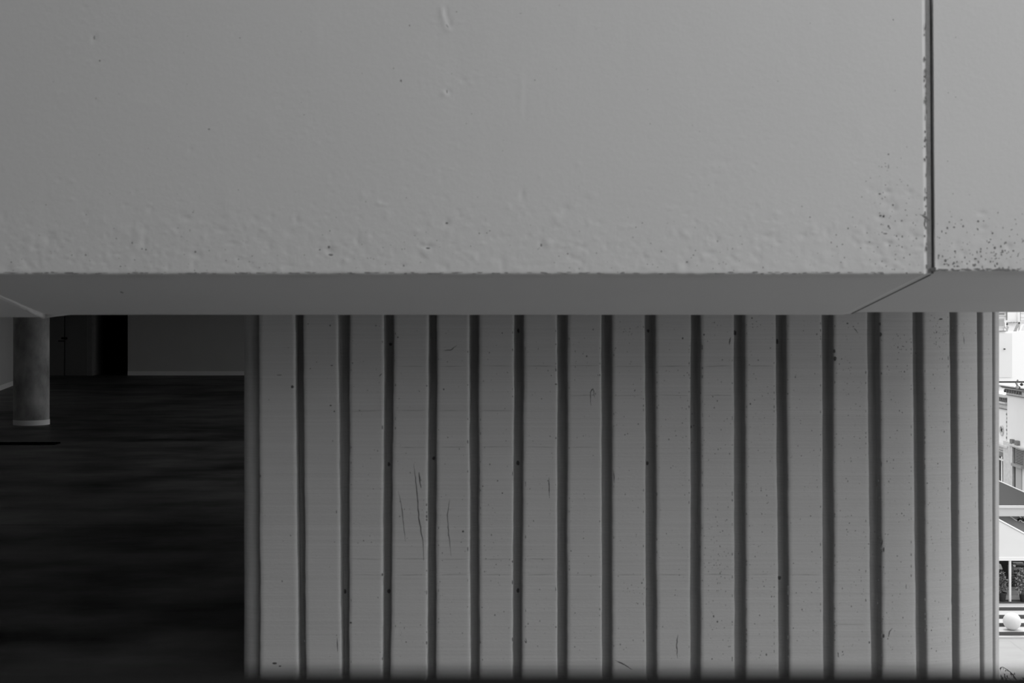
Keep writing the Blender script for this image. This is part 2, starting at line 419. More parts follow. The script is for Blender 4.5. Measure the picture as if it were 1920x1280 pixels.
def fpit(mb_, px, py, rx, ry, mi=1):
    c = Vector(((px-960)/PXM, YF, ZC-(py-HY)/PXM)); blob(mb_, c, Vector((1, 0, 0)), Vector((0, 0, 1)), Vector((0, -1, 0)), rx/PXM, ry/PXM, mi=mi)
def fcrack(mb_, pp, wpx, mi=2):
    crack(mb_, [Vector(((x-960)/PXM, YF, ZC-(y-HY)/PXM)) for x, y in pp], Vector((0, -1, 0)), wpx/PXM, mi=mi)
# centre panel
mbp, D, zF, zB = panel('c', -92, 1748, 514, 590, '', 0, .036, rtop=1743.5, marks=dents)
for px, py, rx, ry in ((752, 151, 2.6, 5), (738, 128, 2, 2), (450, 71, 2, 2), (187, 114, 3, 3), (392, 242, 4, 2.5), (177, 70, 1.5, 5), (1666, 289, 2.5, 3), (1660, 306, 2, 2),
                       (1666, 312, 1.6, 8), (1651, 404, 3, 2.5), (1666, 424, 2.5, 3.5), (1660, 438, 6, 2), (1616, 369, 2, 2), (1650, 363, 3, 2), (1654, 372, 2, 2), (356, 432, 2, 6),
                       (620, 478, 7, 2.5), (617, 463, 3, 3), (838, 418, 3, 2), (803, 465, 5, 1.8), (1015, 459, 2, 4), (686, 378, 2, 2), (248, 455, 2, 5), (447, 356, 2, 2),
                       (1003, 150, 2, 2), (856, 22, 2, 2), (768, 48, 2, 3), (976, 25, 4, 1), (570, 215, 2, 2), (1219, 232, 1.5, 1.5), (1675, 37, 2, 3), (1692, 443, 1.6, 3), (362, 398, 4, 2),
                       (600, 468, 3, 2), (644, 488, 3, 2), (838, 172, 1.2, 5), (180, 184, 1, 4)):
    fpit(mbp, px, py, rx*.8, ry*.8, 2)
for px, py in ((1666, 289), (1657, 405), (752, 151)): fpit(mbp, px, py, 2, 2.4, 1)
for _ in range(170): fpit(mbp, rnd.uniform(0, 1725), 508-abs(rnd.gauss(0, 50)), rnd.uniform(.7, 1.8), rnd.uniform(.7, 2.2), 2)
for _ in range(60): fpit(mbp, rnd.gauss(1670, 35), min(505, rnd.gauss(400, 60)), rnd.uniform(.7, 1.8), rnd.uniform(.7, 2.2), 2)
for _ in range(50): fpit(mbp, rnd.uniform(1733, 1738), rnd.uniform(10, 500), rnd.uniform(.8, 1.8), rnd.uniform(1.5, 6), 2)
for _ in range(140): fpit(mbp, rnd.uniform(0, 1735), 512+rnd.uniform(-2, 1), rnd.uniform(2, 9), rnd.uniform(.6, 1.6), 2)
for _ in range(50): fpit(mbp, rnd.uniform(0, 1735), rnd.uniform(0, 480), rnd.uniform(.6, 1.2), rnd.uniform(.6, 1.5), 2)
sn = Vector((0, (zF-zB), -(YB-YF))).normalized(); t_ = .42
blob(mbp, ((228-960)/2400*6.08, YF+(YB-YF)*.40, zF+(zB-zF)*.40), Vector((1, 0, 0)), Vector((0, 1, -.13)).normalized(), Vector((0, -.13, -1)).normalized(), .009, .03, .002, 9, 2)
fcrack(mbp, [(828, 22), (832, 38), (838, 48), (842, 55)], 2.2); fcrack(mbp, [(1725, 402), (1738, 408), (1742, 414)], 3)
pc = mbp.build('parapet_panel', [M_par, M_crk, M_pit]); dd = np.zeros(len(mbp.v)); dd[:len(D)] = D; attr(pc.data, 'darkening', dd)
pc.data.polygons.foreach_set('use_smooth', [True]*(len(pc.data.polygons)))
tag(pc, 'long pale painted concrete parapet panel spanning the middle of the overhead band', 'panel', 'precast panels of the overhead band')
# right panel
d2 = [(rnd.uniform(1757, 1920), 508-abs(rnd.gauss(0, 45)), rnd.uniform(4, 8), rnd.uniform(4, 10), rnd.uniform(-1, 2.4)) for _ in range(50)]
mbp, D, zF2, zB2 = panel('r', 1752.6, 2900, 508.5, 585, '', .003, 0, ltop=1748.5, marks=d2)
for px, py, rx, ry in ((1834, 415, 5, 3.5), (1789, 426, 4, 3.5), (1865, 464, 4, 4), (1862, 459, 2, 2), (1790, 471, 3.5, 3), (1784, 406, 2.5, 2), (1803, 412, 3, 2.5), (1806, 424, 4, 5), (1900, 470, 4, 3), (1773, 488, 4, 5),
                       (1827, 497, 2, 4), (1868, 484, 3, 2), (1848, 486, 2, 2), (1787, 363, 2, 2), (1818, 365, 2, 1.5), (1777, 302, 2, 2), (1880, 470, 3, 3), (1792, 70, 2, 2), (1792, 182, 2, 2), (1778, 174, 2, 2)):
    fpit(mbp, px, py, rx*.7, ry*.7, 2)
for px, py in ((1834, 414), (1865, 465), (1789, 426), (1791, 471)): fpit(mbp, px, py, 2.2, 2.2, 1)
for _ in range(130): fpit(mbp, rnd.uniform(1757, 1920), 505-abs(rnd.gauss(0, 45)), rnd.uniform(.8, 2), rnd.uniform(.8, 3), 2)
for _ in range(60): fpit(mbp, rnd.uniform(1755, 1920), 506+rnd.uniform(-2, 1), rnd.uniform(2, 8), rnd.uniform(.6, 1.6), 2)
pr_ = mbp.build('parapet_panel', [M_par, M_crk, M_pit]); dd = np.zeros(len(mbp.v)); dd[:len(D)] = D; attr(pr_.data, 'darkening', dd)
pr_.data.polygons.foreach_set('use_smooth', [True]*(len(pr_.data.polygons)))
tag(pr_, 'pale concrete parapet panel at the far right, beyond the dark vertical joint', 'panel', 'precast panels of the overhead band')
# left panel (only its soffit corner shows)
mbp, D, zF3, zB3 = panel('l', -1900, -96, 515, 594.5, '', 0, 0, fine=False)
pl_ = mbp.build('parapet_panel', [M_par, M_crk, M_pit]); dd = np.zeros(len(mbp.v)); dd[:len(D)] = D; attr(pl_.data, 'darkening', dd)
tag(pl_, 'concrete parapet panel whose soffit corner shows at the left edge, above the round column', 'panel', 'precast panels of the overhead band')
# mortar bead smeared along the left soffit joint
mb = MB(); pp = []
for i in range(15):
    t_ = i/14; y = YF+.03+(YB-YF-.03)*t_; x = (-93-960)/PXM+DX*(y-YF); z = zF+(zB-zF)*t_+.004
    pp.append((x+rnd.uniform(-.004, .004), y, z-.002-(.008 if t_ > .8 else 0)))
mb.tube(pp, .006, 8, r2=.016)
mb.tube([pp[-1], (pp[-1][0]+.07, YB+.002, zB+.001), (pp[-1][0]+.16, YB+.004, zB+.006)], .014, 8, r2=.004)
bd = mb.build('mortar_bead', M_bead, pl_, smooth=True); bd['label'] = 'rough pale mortar bead'
# dark crumbs in the right soffit joint
mb = MB()
mb.tube([((1750-960)/PXM+DX*(y-YF), y, zF+.012+(zB-zF)*(y-YF)/(YB-YF)) for y in np.linspace(YF+.05, YB-.01, 8)], .010, 6)
def jx(px, z): return (px-960-4*min(max((z-zF)/1.4, 0), 1)*(1.1))/PXM
mo = MB(); zz0, zz1 = zF+.004, 3.88
def jstrip(m_, p0, p1, d, mi=0):
    N_ = 60; vs_ = []
    for i_ in range(N_+1):
        z_ = zz0+(zz1-zz0)*i_/N_; w_ = rnd.uniform(-.5, .5)/PXM
        vs_ += [(jx(p0, z_)+w_, YF+d, z_), (jx(p1, z_), YF+d, z_), (jx(p1, z_), YF+d+.03, z_), (jx(p0, z_)+w_, YF+d+.03, z_)]
    f_ = [(3, 2, 1, 0)]
    for i_ in range(N_):
        a_ = i_*4; f_ += [(a_, a_+1, a_+5, a_+4), (a_+1, a_+2, a_+6, a_+5), (a_+2, a_+3, a_+7, a_+6), (a_+3, a_, a_+4, a_+7)]
    m_.add(vs_, f_, mi)
jstrip(mb, 1746.5, 1752.8, .016)
jstrip(mo, 1740.5, 1748, .0105)
mo_ = mo.build('joint_mortar', mat('joint_mortar', .27, .9, var=.5, vscale=9, stretch=(1, 1, .6), bump=.5, bscale=30), pr_)
for _ in range(5): fpit(mb, 1749+rnd.uniform(-3, 3), 505+rnd.uniform(-2, 2), 4, 3, 0)
js = mb.build('joint_filler', M_crk, pr_, smooth=True); js['label'] = 'dark filler in the joint'

# ================================================================== garage interior
def quad_slab(name, pts, z0, z1, m, **k):
    mb = MB(); n = len(pts)
    mb.add([(x, y, z0) for x, y in pts]+[(x, y, z1) for x, y in pts], [tuple(range(n-1, -1, -1)), tuple(range(n, 2*n))]+[(i, (i+1) % n, n+(i+1) % n, n+i) for i in range(n)])
    return tag(mb.build(name, m), kind='structure', **k)
YFAR = 63.2; XG = 2.75
foot = [(-7.99, 7.9), (XG, 7.9), (XG, YFAR+4.5), (-24.5, YFAR+4.5)]
quad_slab('floor', [(-30, 7.9), (XG, 7.9), (XG, YFAR+5), (-30, YFAR+5)], -.3, 0, M_floor, label='dark swirled concrete garage floor')
for k_, (py_, xx) in enumerate(((887, -4.5), (984, -30))):
    y_ = ZC*F/(py_-HY); quad_slab('trim_%d' % (3+k_), [(xx, y_), (-1, y_), (-1, y_+.018), (xx, y_+.018)], 0, .001, M_pot, label='dark joint line across the garage floor')
quad_slab('ceiling', [(-30, 6.9), (7, 6.9), (7, 12.5), (XG+.3, 12.5), (XG+.3, YFAR+5), (-30, YFAR+5)], 3.2, 3.5, M_gwall)
# left wall runs away to the left
def lw_(y): return -18.8-(y-46.9)*1.36/4.9
a, b = (lw_(8), 8.0), (lw_(YFAR), YFAR)
quad_slab('wall_left', [a, b, (b[0]-.3, b[1]), (a[0]-.3, a[1])], 0, 3.2, M_gwall, label='garage side wall at the left edge')
quad_slab('baseboard_left', [a, b, (b[0]+.02, b[1]), (a[0]+.02, a[1])][::-1], 0, .19, M_gbase)
xb0 = (239.5-960)/F*YFAR
quad_slab('wall_back', [(xb0, YFAR), (XG, YFAR), (XG, YFAR+.3), (xb0, YFAR+.3)], 0, 3.2, M_gwall, label='garage end wall with a pale skirting')
quad_slab('baseboard_back', [(xb0, YFAR-.02), (XG, YFAR-.02), (XG, YFAR), (xb0, YFAR)], 0, .21, M_gbase)
# right side wall with openings
for i, (y0, y1, z0, z1) in enumerate(((YW+4.2, 16, 0, 3.2), (16, 60, 0, 0.6), (60, YFAR+4, 0, 3.2))):
    quad_slab('wall_right', [(XG-.01, y0), (XG+.25, y0), (XG+.25, y1), (XG-.01, y1)], z0, z1, M_gwall)
# recess beside the doors
YD = 62.6; xd0 = (60-960)/F*YD; xd1 = (164-960)/F*YD
xs1 = (172.5-960)/F*YD; xs2 = (195-960)/F*66.8
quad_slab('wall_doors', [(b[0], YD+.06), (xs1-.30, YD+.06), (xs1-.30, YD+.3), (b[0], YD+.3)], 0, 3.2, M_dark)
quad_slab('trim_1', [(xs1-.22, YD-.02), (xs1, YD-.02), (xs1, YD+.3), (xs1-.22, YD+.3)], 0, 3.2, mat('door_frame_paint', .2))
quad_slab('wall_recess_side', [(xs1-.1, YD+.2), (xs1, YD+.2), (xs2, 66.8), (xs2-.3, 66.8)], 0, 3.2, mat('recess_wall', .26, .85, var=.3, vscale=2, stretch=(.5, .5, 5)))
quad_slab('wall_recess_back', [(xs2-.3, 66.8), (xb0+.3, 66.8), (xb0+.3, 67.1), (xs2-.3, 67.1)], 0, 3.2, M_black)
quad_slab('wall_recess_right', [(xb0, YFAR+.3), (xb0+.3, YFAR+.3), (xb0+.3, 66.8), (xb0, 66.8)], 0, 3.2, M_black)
# double door
e = empty('door_1', ((xd0+xd1)/2, YD, 0), 'dark double door with a small latch beside the black recess', 'door'); e['kind'] = 'structure'
xm = (121.3-960)/F*YD
for nm, x0, x1 in (('door_leaf', xd0, xm-.03), ('door_leaf', xm+.03, xd1)):
    MB().box((x0, YD-.03, .02), (x1, YD+.03, 3.1)).build(nm, M_door, e, bevel=.01)
mb = MB(); zl = at(121, 634, YD).z
mb.box((xm-.14, YD-.08, zl-.05), (xm+.14, YD-.03, zl+.05)); mb.box((xm-.30, YD-.06, zl-.16), (xm-.02, YD-.03, zl-.11))
mb.build('door_latch', M_black, e)
# round column
YC = 34.8*F/F*(2400/2800)
YC = ZC*F/(795.5-HY)
xc_ = (59-960)/F*YC; rcol = 32/F*YC
e = empty('round_column', (xc_, YC, 0), 'round grey concrete column with a white painted foot, in the garage', 'column')
MB().lathe((xc_, YC, 0), [(rcol, .115), (rcol, 3.2)], 64).build('shaft', M_col, e, smooth=False)
mb = MB(); mb.lathe((xc_, YC, 0), [(rcol+.006, 0), (rcol+.006, .10), (rcol+.006, .118)], 64); o = mb.build('painted_foot', M_white, e); o['label'] = 'white painted foot'
# drain slot
Yd = ZC*F/(832.5-HY); x1 = (108-960)/F*Yd
mb = MB()
mb.box((x1-6.2, Yd-.16, .0), (x1, Yd-.13, .03)); mb.box((x1-6.2, Yd+.13, .0), (x1, Yd+.16, .03)); mb.box((x1-6.2, Yd-.13, .002), (x1, Yd+.13, .008))
for i in range(30): mb.box((x1-6.2+i*.2, Yd-.13, .008), (x1-6.18+i*.2, Yd+.13, .02))
tag(mb.build('floor_drain', M_black), 'narrow black drain slot across the garage floor, in front of the round column', 'drain')

# ================================================================== viewer's side: deck and rail
quad_slab('floor_deck', [(-4.95, -4.95), (5, -4.95), (5, .75), (-4.95, .75)], .5, .7, M_unseen)
e = empty('black_handrail', (0, .52, .7), 'blurred black metal handrail along the very bottom of the picture', 'railing')
zr = ZC-(1252-HY)*.53/F
MB().box((-4, .49, zr-.05), (4, .53, zr)).build('top_rail', M_black, e, bevel=.004)
for i in range(5):
    x = -4+i*2.0; MB().box((x-.015, .495, .7), (x+.015, .525, zr-.05)).build('rail_post', M_black, e)
# lower storeys of the garage, then unseen blocks added to shape the daylight
quad_slab('wall_lower', [(-30, 7.95), (-1.0, 7.95), (-1.0, 8.3), (-30, 8.3)], -12.9, -.3, M_unseen)
quad_slab('wall_garage_side', [(XG, 14), (XG+.25, 14), (XG+.25, YFAR+5), (XG, YFAR+5)], -12.9, -.0, M_unseen)
quad_slab('shade_block_left', [(-26, -30), (-5, -30), (-5, 5.4), (-26, 5.4)], -12.9, 20, M_unseen)  # added unseen block, keeps daylight off the left of the parapet band
quad_slab('shade_block_behind', [(-5, -9), (7, -9), (7, -5), (-5, -5)], -12.9, 4.6, M_unseen)  # added unseen block, cuts low daylight reaching the ribs from the front
quad_slab('daylight_block_opposite', [(20, -20), (40, -20), (40, 24), (20, 24)], -12.9, 3, M_out2)  # added unseen pale block, cuts low sky and bounces daylight leftwards
mb = MB(); mb.box((-30, -9, -12.9), (2.5, 30, -12.85)); tag(mb.build('added_dark_ground', mat('added_ground_grey', .12, .9, var=.1)), kind='structure')  # dark ground added out of view to lower the bounce onto soffit and ribs
quad_slab('shade_slab_above', [(-5, -9), (.8, -9), (.8, 4.2), (-5, 4.2)], 7.5, 7.9, M_unseen, label='added unseen slab above the viewer, shaping the daylight')  # added slab hides the sky so the parapet dims toward the left
#BACKGROUND
# ================================================================== the street below and the city behind
ZG = -12.9
mb = MB(); mb.add([(-120, -60, ZG), (260, -60, ZG), (260, 400, ZG), (-120, 400, ZG)], [(0, 1, 2, 3)])
tag(mb.build('ground', M_pave), 'pale street paving far below at the right', 'ground', kind='structure')
# wide steps: a walk up a section, each entry ends at an image row when seen from the viewer's place
mb = MB(); y, z = 62.8, ZG; xa, xb = 18.5, 33.0
rowsq = [('r', 1193.8, 0), ('t', 1191, 0), ('r', 1184, 1), ('t', 1174.5, 0), ('r', 1167.5, 1), ('t', 1159.5, 0), ('r', 1152.2, 1), ('t', 1144.3, 0), ('r', 1138, 1), ('t', 1131, 0), ('r', 1129.3, 1), ('t', 1123.8, 1), ('r', 1117.5, 0), ('t', 1116, 0), ('r', 1107, 2), ('t', 1100, 2)]
sph = None; foot_post = None
for k, pe, mi in rowsq:
    if k == 'r':
        z2 = ZC-(pe-HY)*y/F; mb.add([(xa, y, z), (xb, y, z), (xb, y, z2), (xa, y, z2)], [(0, 1, 2, 3)], mi)
        mb.add([(xa, y, ZG), (xa, y, z2), (xa, 80, z2), (xa, 80, ZG)], [(0, 1, 2, 3)], 2); mb.add([(xb, y, ZG), (xb, 80, ZG), (xb, 80, z2), (xb, y, z2)], [(0, 1, 2, 3)], 2); z = z2
    else:
        y2 = (ZC-z)*F/(pe-HY)
        if pe == 1174.5: sph = ((ZC-z)*F/(1180.5-HY), z)
        if pe == 1123.8: foot_post = ((ZC-z)*F/(1127.5-HY), z); deck_z = z; deck_y = (y, y2)
        mb.add([(xa, y, z), (xb, y, z), (xb, y2, z), (xa, y2, z)], [(0, 1, 2, 3)], mi); y = y2
mb.add([(xa, y, z), (xb, y, z), (xb, 80, z), (xa, 80, z)], [(0, 1, 2, 3)], 1); plat = (y, z)
tag(mb.build('stone_steps', [M_step, M_riser, M_mid]), 'wide street steps with pale treads and dark risers, below the white canopy', 'steps')
# ball
ys, zs_ = sph; r = 16.2/F*ys
mb = MB(); mb.lathe(((1897.5-960)/F*ys, ys, zs_), [(r*math.sin(math.pi*max(i, .6)/24), r-.03*0-r*math.cos(math.pi*max(i, .6)/24)) for i in range(0, 25)], 40)
tag(mb.build('stone_ball', M_ball, smooth=True), 'large pale concrete ball resting on the street steps', 'ball')
# paving seam and joint strip
mb = MB()
P = [gz(1895, 1201, ZG+.004), gz(1907, 1211, ZG+.004), gz(1922, 1221, ZG+.004), gz(1990, 1262, ZG+.004)]
for p, q in zip(P[:-1], P[1:]):
    n = Vector((-(q-p).y, (q-p).x, 0)).normalized()*.03; mb.add([p-n, p+n, q+n, q-n], [(0, 1, 2, 3)])
tag(mb.build('trim_2', M_mid), 'thin joint line running across the street paving', 'joint', kind='structure')
def leaves(mb, c, rad, n, size, mi=0, mix=None, droop=0.):
    for _ in range(n):
        while True:
            q = Vector([rnd.uniform(-1, 1) for _ in range(3)])
            if q.length < 1: break
        q = Vector((q.x*rad[0], q.y*rad[1], q.z*rad[2]))+Vector(c)
        leaf(mb, q, Vector([rnd.gauss(0, 1) for _ in range(3)])-Vector((0, 0, droop)), size*rnd.uniform(.6, 1.3), mi if mix is None or rnd.random() > mix else 1)
def leaf(mb, q, d, L, mi=0):
    d = d.normalized(); a = d.cross(Vector((rnd.gauss(0, 1), rnd.gauss(0, 1), rnd.gauss(0, 1)))).normalized(); b = d.cross(a)
    mb.add([q, q+d*L*.35+a*L*.2+b*L*.05, q+d*L, q+d*L*.35-a*L*.2+b*L*.05], [(0, 1, 2), (0, 2, 3)], mi)
# potted plants
def potted(pxc, rpx, pyt, Y, zb, fol, lab, bright):
    x = (pxc-960)/F*Y; r_ = rpx/F*Y; zt = ZC-(pyt-HY)*Y/F
    e = empty('potted_plant', (x, Y, zb), lab, 'plant', 'potted shrubs under the white canopy')
    MB().lathe((x, Y, zb), [(r_*.72, 0), (r_*.95, zt-zb-.06), (r_*1.05, zt-zb-.05), (r_*1.05, zt-zb), (r_*.9, zt-zb), (r_*.85, zt-zb-.05)], 24).build('pot', M_pot, e)
    mb = MB()
    for px, py, rx, rz_, n in fol:
        c = at(px, py, Y); s_ = Y/F; leaves(mb, c, (rx*s_, rx*s_*.9, rz_*s_), n, .14, 0, bright)
        for _ in range(3): mb.tube([(x+rnd.uniform(-.05, .05), Y, zt-.05), (x*.5+c.x*.5, Y, (zt+c.z)/2), tuple(c+Vector((rnd.uniform(-.2, .2), 0, 0)))], .012, 5)
    mb.build('foliage', [M_leaf, M_leaf2], e)
Yp = deck_y[1]-.35
potted(1879, 8, 1110.5, Yp, deck_z, [(1880, 1093, 12, 17, 260), (1877, 1078, 8, 9, 80)], 'dark potted shrub just left of the white canopy post', .25)
potted(1919.5, 8.5, 1113, Yp-.1, deck_z, [(1918, 1088, 12, 22, 380), (1913, 1104, 8, 12, 120), (1917, 1074, 8, 8, 90)], 'leafy potted shrub at the right edge, in a dark pot by the steps', .55)
potted(1904, 6, 1103, plat[0]+.5, plat[1], [(1904, 1088, 8, 14, 240), (1908, 1076, 6, 7, 90)], 'potted shrub standing back between the other two, right of the white post', .35)

# pyramid canopies
def pyramid(e, xc, yc, hx, hy, ze, zp, m, t=.06, name='canopy'):
    mb = MB(); c = [(xc-hx, yc-hy), (xc+hx, yc-hy), (xc+hx, yc+hy), (xc-hx, yc+hy)]
    vs_ = [(x, y, ze) for x, y in c]+[(xc, yc, zp)]+[(x, y, ze-t) for x, y in c]+[(xc, yc, zp-t)]
    mb.add(vs_, [(0, 1, 4), (1, 2, 4), (2, 3, 4), (3, 0, 4), (6, 5, 9), (7, 6, 9), (8, 7, 9), (5, 8, 9), (0, 5, 6, 1), (1, 6, 7, 2), (2, 7, 8, 3), (3, 8, 5, 0)])
    return mb.build(name, m, e), c
YA = foot_post[0]
zeA = ZC-(1045.5-HY)*YA/F; zfA = ZC-(1050.5-HY)*YA/F
xR_ = (2003-960)/F*YA; xc1 = xR_-5.1; yc1 = YA+5.5
# apex height so that the right hip climbs through (1872, 974)
pyap = 1046-(26/48)*(2003-(960+xc1/yc1*F)); zap = ZC-(pyap-HY)*yc1/F
e = empty('white_canopy', (xc1, yc1, deck_z), 'white pyramid canopy on a slim white post, above the stone ball', 'canopy')
roof, c = pyramid(e, xc1, yc1, 5.1, 5.5, zeA, zap, M_cloth)
mb = MB(); t = .08
for (ax, ay), (bx, by) in zip(c, c[1:]+c[:1]):
    mb.box((min(ax, bx)-t/2, min(ay, by)-t/2, zfA), (max(ax, bx)+t/2, max(ay, by)+t/2, zeA+.02)) if True else None
fa = MB()
fa.box((c[0][0], c[0][1]-.05, zfA), (c[1][0], c[0][1]+.05, zeA+.03)); fa.box((c[0][0], c[2][1]-.05, zfA), (c[1][0], c[2][1]+.05, zeA+.03))
fa.box((c[0][0]-.05, c[0][1]+.05, zfA), (c[0][0]+.05, c[2][1]-.05, zeA+.03)); fa.box((c[1][0]-.05, c[0][1]+.05, zfA), (c[1][0]+.05, c[2][1]-.05, zeA+.03))
fa.build('fascia', M_white, e)
mb = MB(); mb.tube([(c[1][0], c[1][1], zeA+.03), (xc1, yc1, zap+.03)], .05, 6); mb.tube([(c[0][0], c[0][1], zeA+.03), (xc1, yc1, zap+.03)], .05, 6)
mb.build('hip_edge', M_white, e)
mb = MB(); p0 = at(1893.5, 1070, YA+.05)
for x, y_ in ((p0.x, YA+.05), (c[0][0]+.3, YA+.05), (c[1][0]-.3, YA+.05), (p0.x, c[2][1]-.1)):
    MB().tube([(x, y_, deck_z if y_ < YA+1 else plat[1]), (x, y_, zfA)], 2.5/F*YA, 16).build('post', M_white, e, smooth=False)
# clutter under the canopy
yk = YA+3.6
e = empty('kiosk_counter', (xc1+1, yk, plat[1]), 'dark kiosk counter with pale edges behind the potted shrubs', 'counter')
mb = MB(); mb.box((xa, yk, plat[1]), (xb, yk+.3, zfA+.4)); mb.build('back_panel', M_pot, e)
def atb(px, py, dy=0): return at(px, py, yk-dy)
for a_, b_, m_ in (((1903, 1060), (1909, 1062), M_dark), ((1896, 1074), (1906, 1080), M_dark), ((1912, 1062), (1926, 1070), M_dark), ((1872, 1075), (1889, 1084), M_dark), ((1896, 1052.5), (1915, 1054), M_out2), ((1897, 1062), (1912, 1067), M_mid), ((1897, 1071.5), (1903, 1073), M_out2), ((1896, 1056.5), (1901, 1061), M_out2), ((1902, 1054.5), (1920, 1058), M_stonedk)):
    p, q = atb(*a_), atb(*b_); MB().box((p.x, yk-.25, q.z), (q.x, yk, p.z)).build('shelf', m_, e)
e = tag(MB().hexa([tuple(v) for v in (atb(1872, 1067, .9), atb(1880, 1067, .9), atb(1880, 1067, .6), atb(1872, 1067, .6), atb(1872, 1055, .9), atb(1877, 1058, .9), atb(1877, 1058, .6), atb(1872, 1055, .6))]).build('hanging_cloth', M_out2), 'pale cloth hanging under the canopy, at the edge of the ribbed wall', 'cloth')
mb = MB(); mb.box((atb(1881, 1060).x, yk-.9, plat[1]), (atb(1889, 1060).x, yk-.5, atb(1885, 1060, .7).z)); tag(mb.build('stone_pier', M_stonedk), 'short grey stone pier behind the white canopy post', 'pier')
# slate canopy behind
YBk = yc1+10.7
zeB = ZC-(948.5-HY)*YBk/F; zfB = ZC-(952-HY)*YBk/F; zgB = ZC-(967.5-HY)*YBk/F
xRb = (1978-960)/F*YBk; xc2 = xRb-6; yc2 = YBk+6.5
pyap = 948-.44*(1978-(960+xc2/yc2*F)); zap = ZC-(pyap-HY)*yc2/F
e = empty('slate_canopy', (xc2, yc2, ZG), 'dark pyramid roof with a white edge and deep pale fascia, behind the white canopy', 'canopy')
roof, c = pyramid(e, xc2, yc2, 6, 6.5, zeB, zap, M_slate, name='roof')
mb = MB(); mb.box((c[0][0]-.05, c[0][1]-.12, zfB), (c[1][0]+.05, c[0][1]+.02, zeB+.04)); mb.box((c[1][0]-.02, c[1][1]+.02, zfB), (c[1][0]+.1, c[2][1], zeB+.04))
mb.tube([(c[1][0], c[1][1], zeB+.02), (xc2, yc2, zap+.03)], .045, 6); mb.build('white_edge', M_white, e)
mb = MB(); mb.box((c[0][0], c[0][1]-.03, zgB), (c[1][0], c[0][1]+.1, zfB)); mb.box((c[1][0]-.1, c[1][1]+.1, zgB), (c[1][0], c[2][1], zfB)); mb.build('fascia', mat('pale_fascia', .72, .8), e)
MB().box((c[0][0]+.3, YBk+1.0, ZG), (c[1][0]-.3, YBk+1.3, zgB+.3)).build('back_wall', M_mid, e)
for x in (c[0][0]+.2, c[1][0]-.2): MB().tube([(x, YBk+.1, ZG), (x, YBk+.1, zgB)], .09, 12).build('post', M_white, e)
for p in (((1894, 968), (1898, 970), (1903, 974), (1907, 976)), ((1911, 966), (1915, 971)), ((1910, 977), (1913, 975), (1917, 978), (1923, 980)), ((1919, 970), (1923, 970))):
    mb = MB(); mb.tube([at(x, y_, YBk+.8) for x, y_ in p], .035, 6); mb.build('brace', M_white, e)
mb = MB(); q = [at(1914.5+6*math.cos(a*math.pi/8), 974.5+2.2*math.sin(a*math.pi/8), YBk+.85) for a in range(17)]; mb.tube(q, .04, 6); mb.build('ring', M_black, e)

# row of old street buildings running away on the right
X0, KX = 29.7, .092
def WY(px, off=0.): return (X0-off)/((px-960)/F-KX)
def wz(px, py, off=0.): return ZC-(py-HY)*WY(px, off)/F
def wb(mb, pa, pb, za, zb_, o0, o1, mi=0, ya=None, yb=None):
    y0 = WY(pa) if ya is None else ya; y1 = WY(pb) if yb is None else yb
    def X(y, o): return X0+KX*y-o
    return mb.hexa([(X(y0, o0), y0, za), (X(y1, o0), y1, za), (X(y1, o1), y1, za), (X(y0, o1), y0, za),
                    (X(y0, o0), y0, zb_), (X(y1, o0), y1, zb_), (X(y1, o1), y1, zb_), (X(y0, o1), y0, zb_)], mi)
Z1 = lambda py, o=0.: wz(1880, py, o)
Z2 = lambda py, o=0.: wz(1905, py, o)
e = empty('ornate_building', (X0+KX*101+3, 101, ZG), 'low ornate old building with an oval medallion, left of the taller plain one', 'building')
mb = MB(); wb(mb, 0, 1893.5, ZG, Z1(744), 0, -7, ya=112); mb.build('wall', M_out2, e)
mb = MB(); wb(mb, 0, 1893.8, Z1(744.6), Z1(743.2), -1, .35, 1, ya=112); wb(mb, 0, 1893.8, Z1(745), Z1(751), -.5, .1, 0, ya=112)
for k in range(6): wb(mb, 1873.5+k*3.4, 1875+k*3.4, Z1(750.5), Z1(745.5), .1, .22, 1)
mb.build('balustrade', [M_stone, M_stonedk], e)
mb = MB(); wb(mb, 0, 1893.8, Z1(754.2), Z1(752.2), -.2, .42, 0, ya=112); wb(mb, 0, 1893.8, Z1(756.4), Z1(755.0), -.2, .25, 0, ya=112); wb(mb, 0, 1893.8, Z1(757.8), Z1(757.0), -.2, .12, 1, ya=112)
wb(mb, 0, 1893.5, Z1(752.0), Z1(751.2), -.2, .12, 1, ya=112); mb.build('cornice', [M_stone, M_stonedk], e)
mb = MB(); wb(mb, 0, 1893.5, Z1(765), Z1(758), -.1, .06, 0, ya=112); wb(mb, 0, 1893.5, Z1(766.3), Z1(765.2), -.1, .12, 1, ya=112); mb.build('frieze', [M_stone, M_stonedk], e)
mb = MB(); wb(mb, 1889, 1893.6, Z1(833), Z1(770), -.1, .10, 0)
for k in range(8): wb(mb, 1889.3+(k % 2)*1.2, 1893.2, Z1(776+k*7.2), Z1(772.5+k*7.2), .1, .13, 1)
mb.build('pilaster', [M_stone, M_stonedk], e)
ym = WY(1879.2); zm = Z1(807)
mb = MB(); q = [(X0+KX*(ym+.42*math.cos(a*math.pi/12))-.05, ym+.42*math.cos(a*math.pi/12), zm+.36*math.sin(a*math.pi/12)) for a in range(25)]; mb.tube(q, .07, 6)
q2 = [(X0+KX*ym-.03+.02*math.cos(a), ym+.2*math.cos(a), zm+.04+.2*math.sin(a)) for a in [i*math.pi/6 for i in range(12)]]
mb.add([(X0+KX*ym-.12, ym, zm+.04)]+q2, [(0, 1+(i+1) % 12, 1+i) for i in range(12)], 1)
o = mb.build('medallion', [M_stone, M_pot], e); o['label'] = 'dark-centred oval medallion'
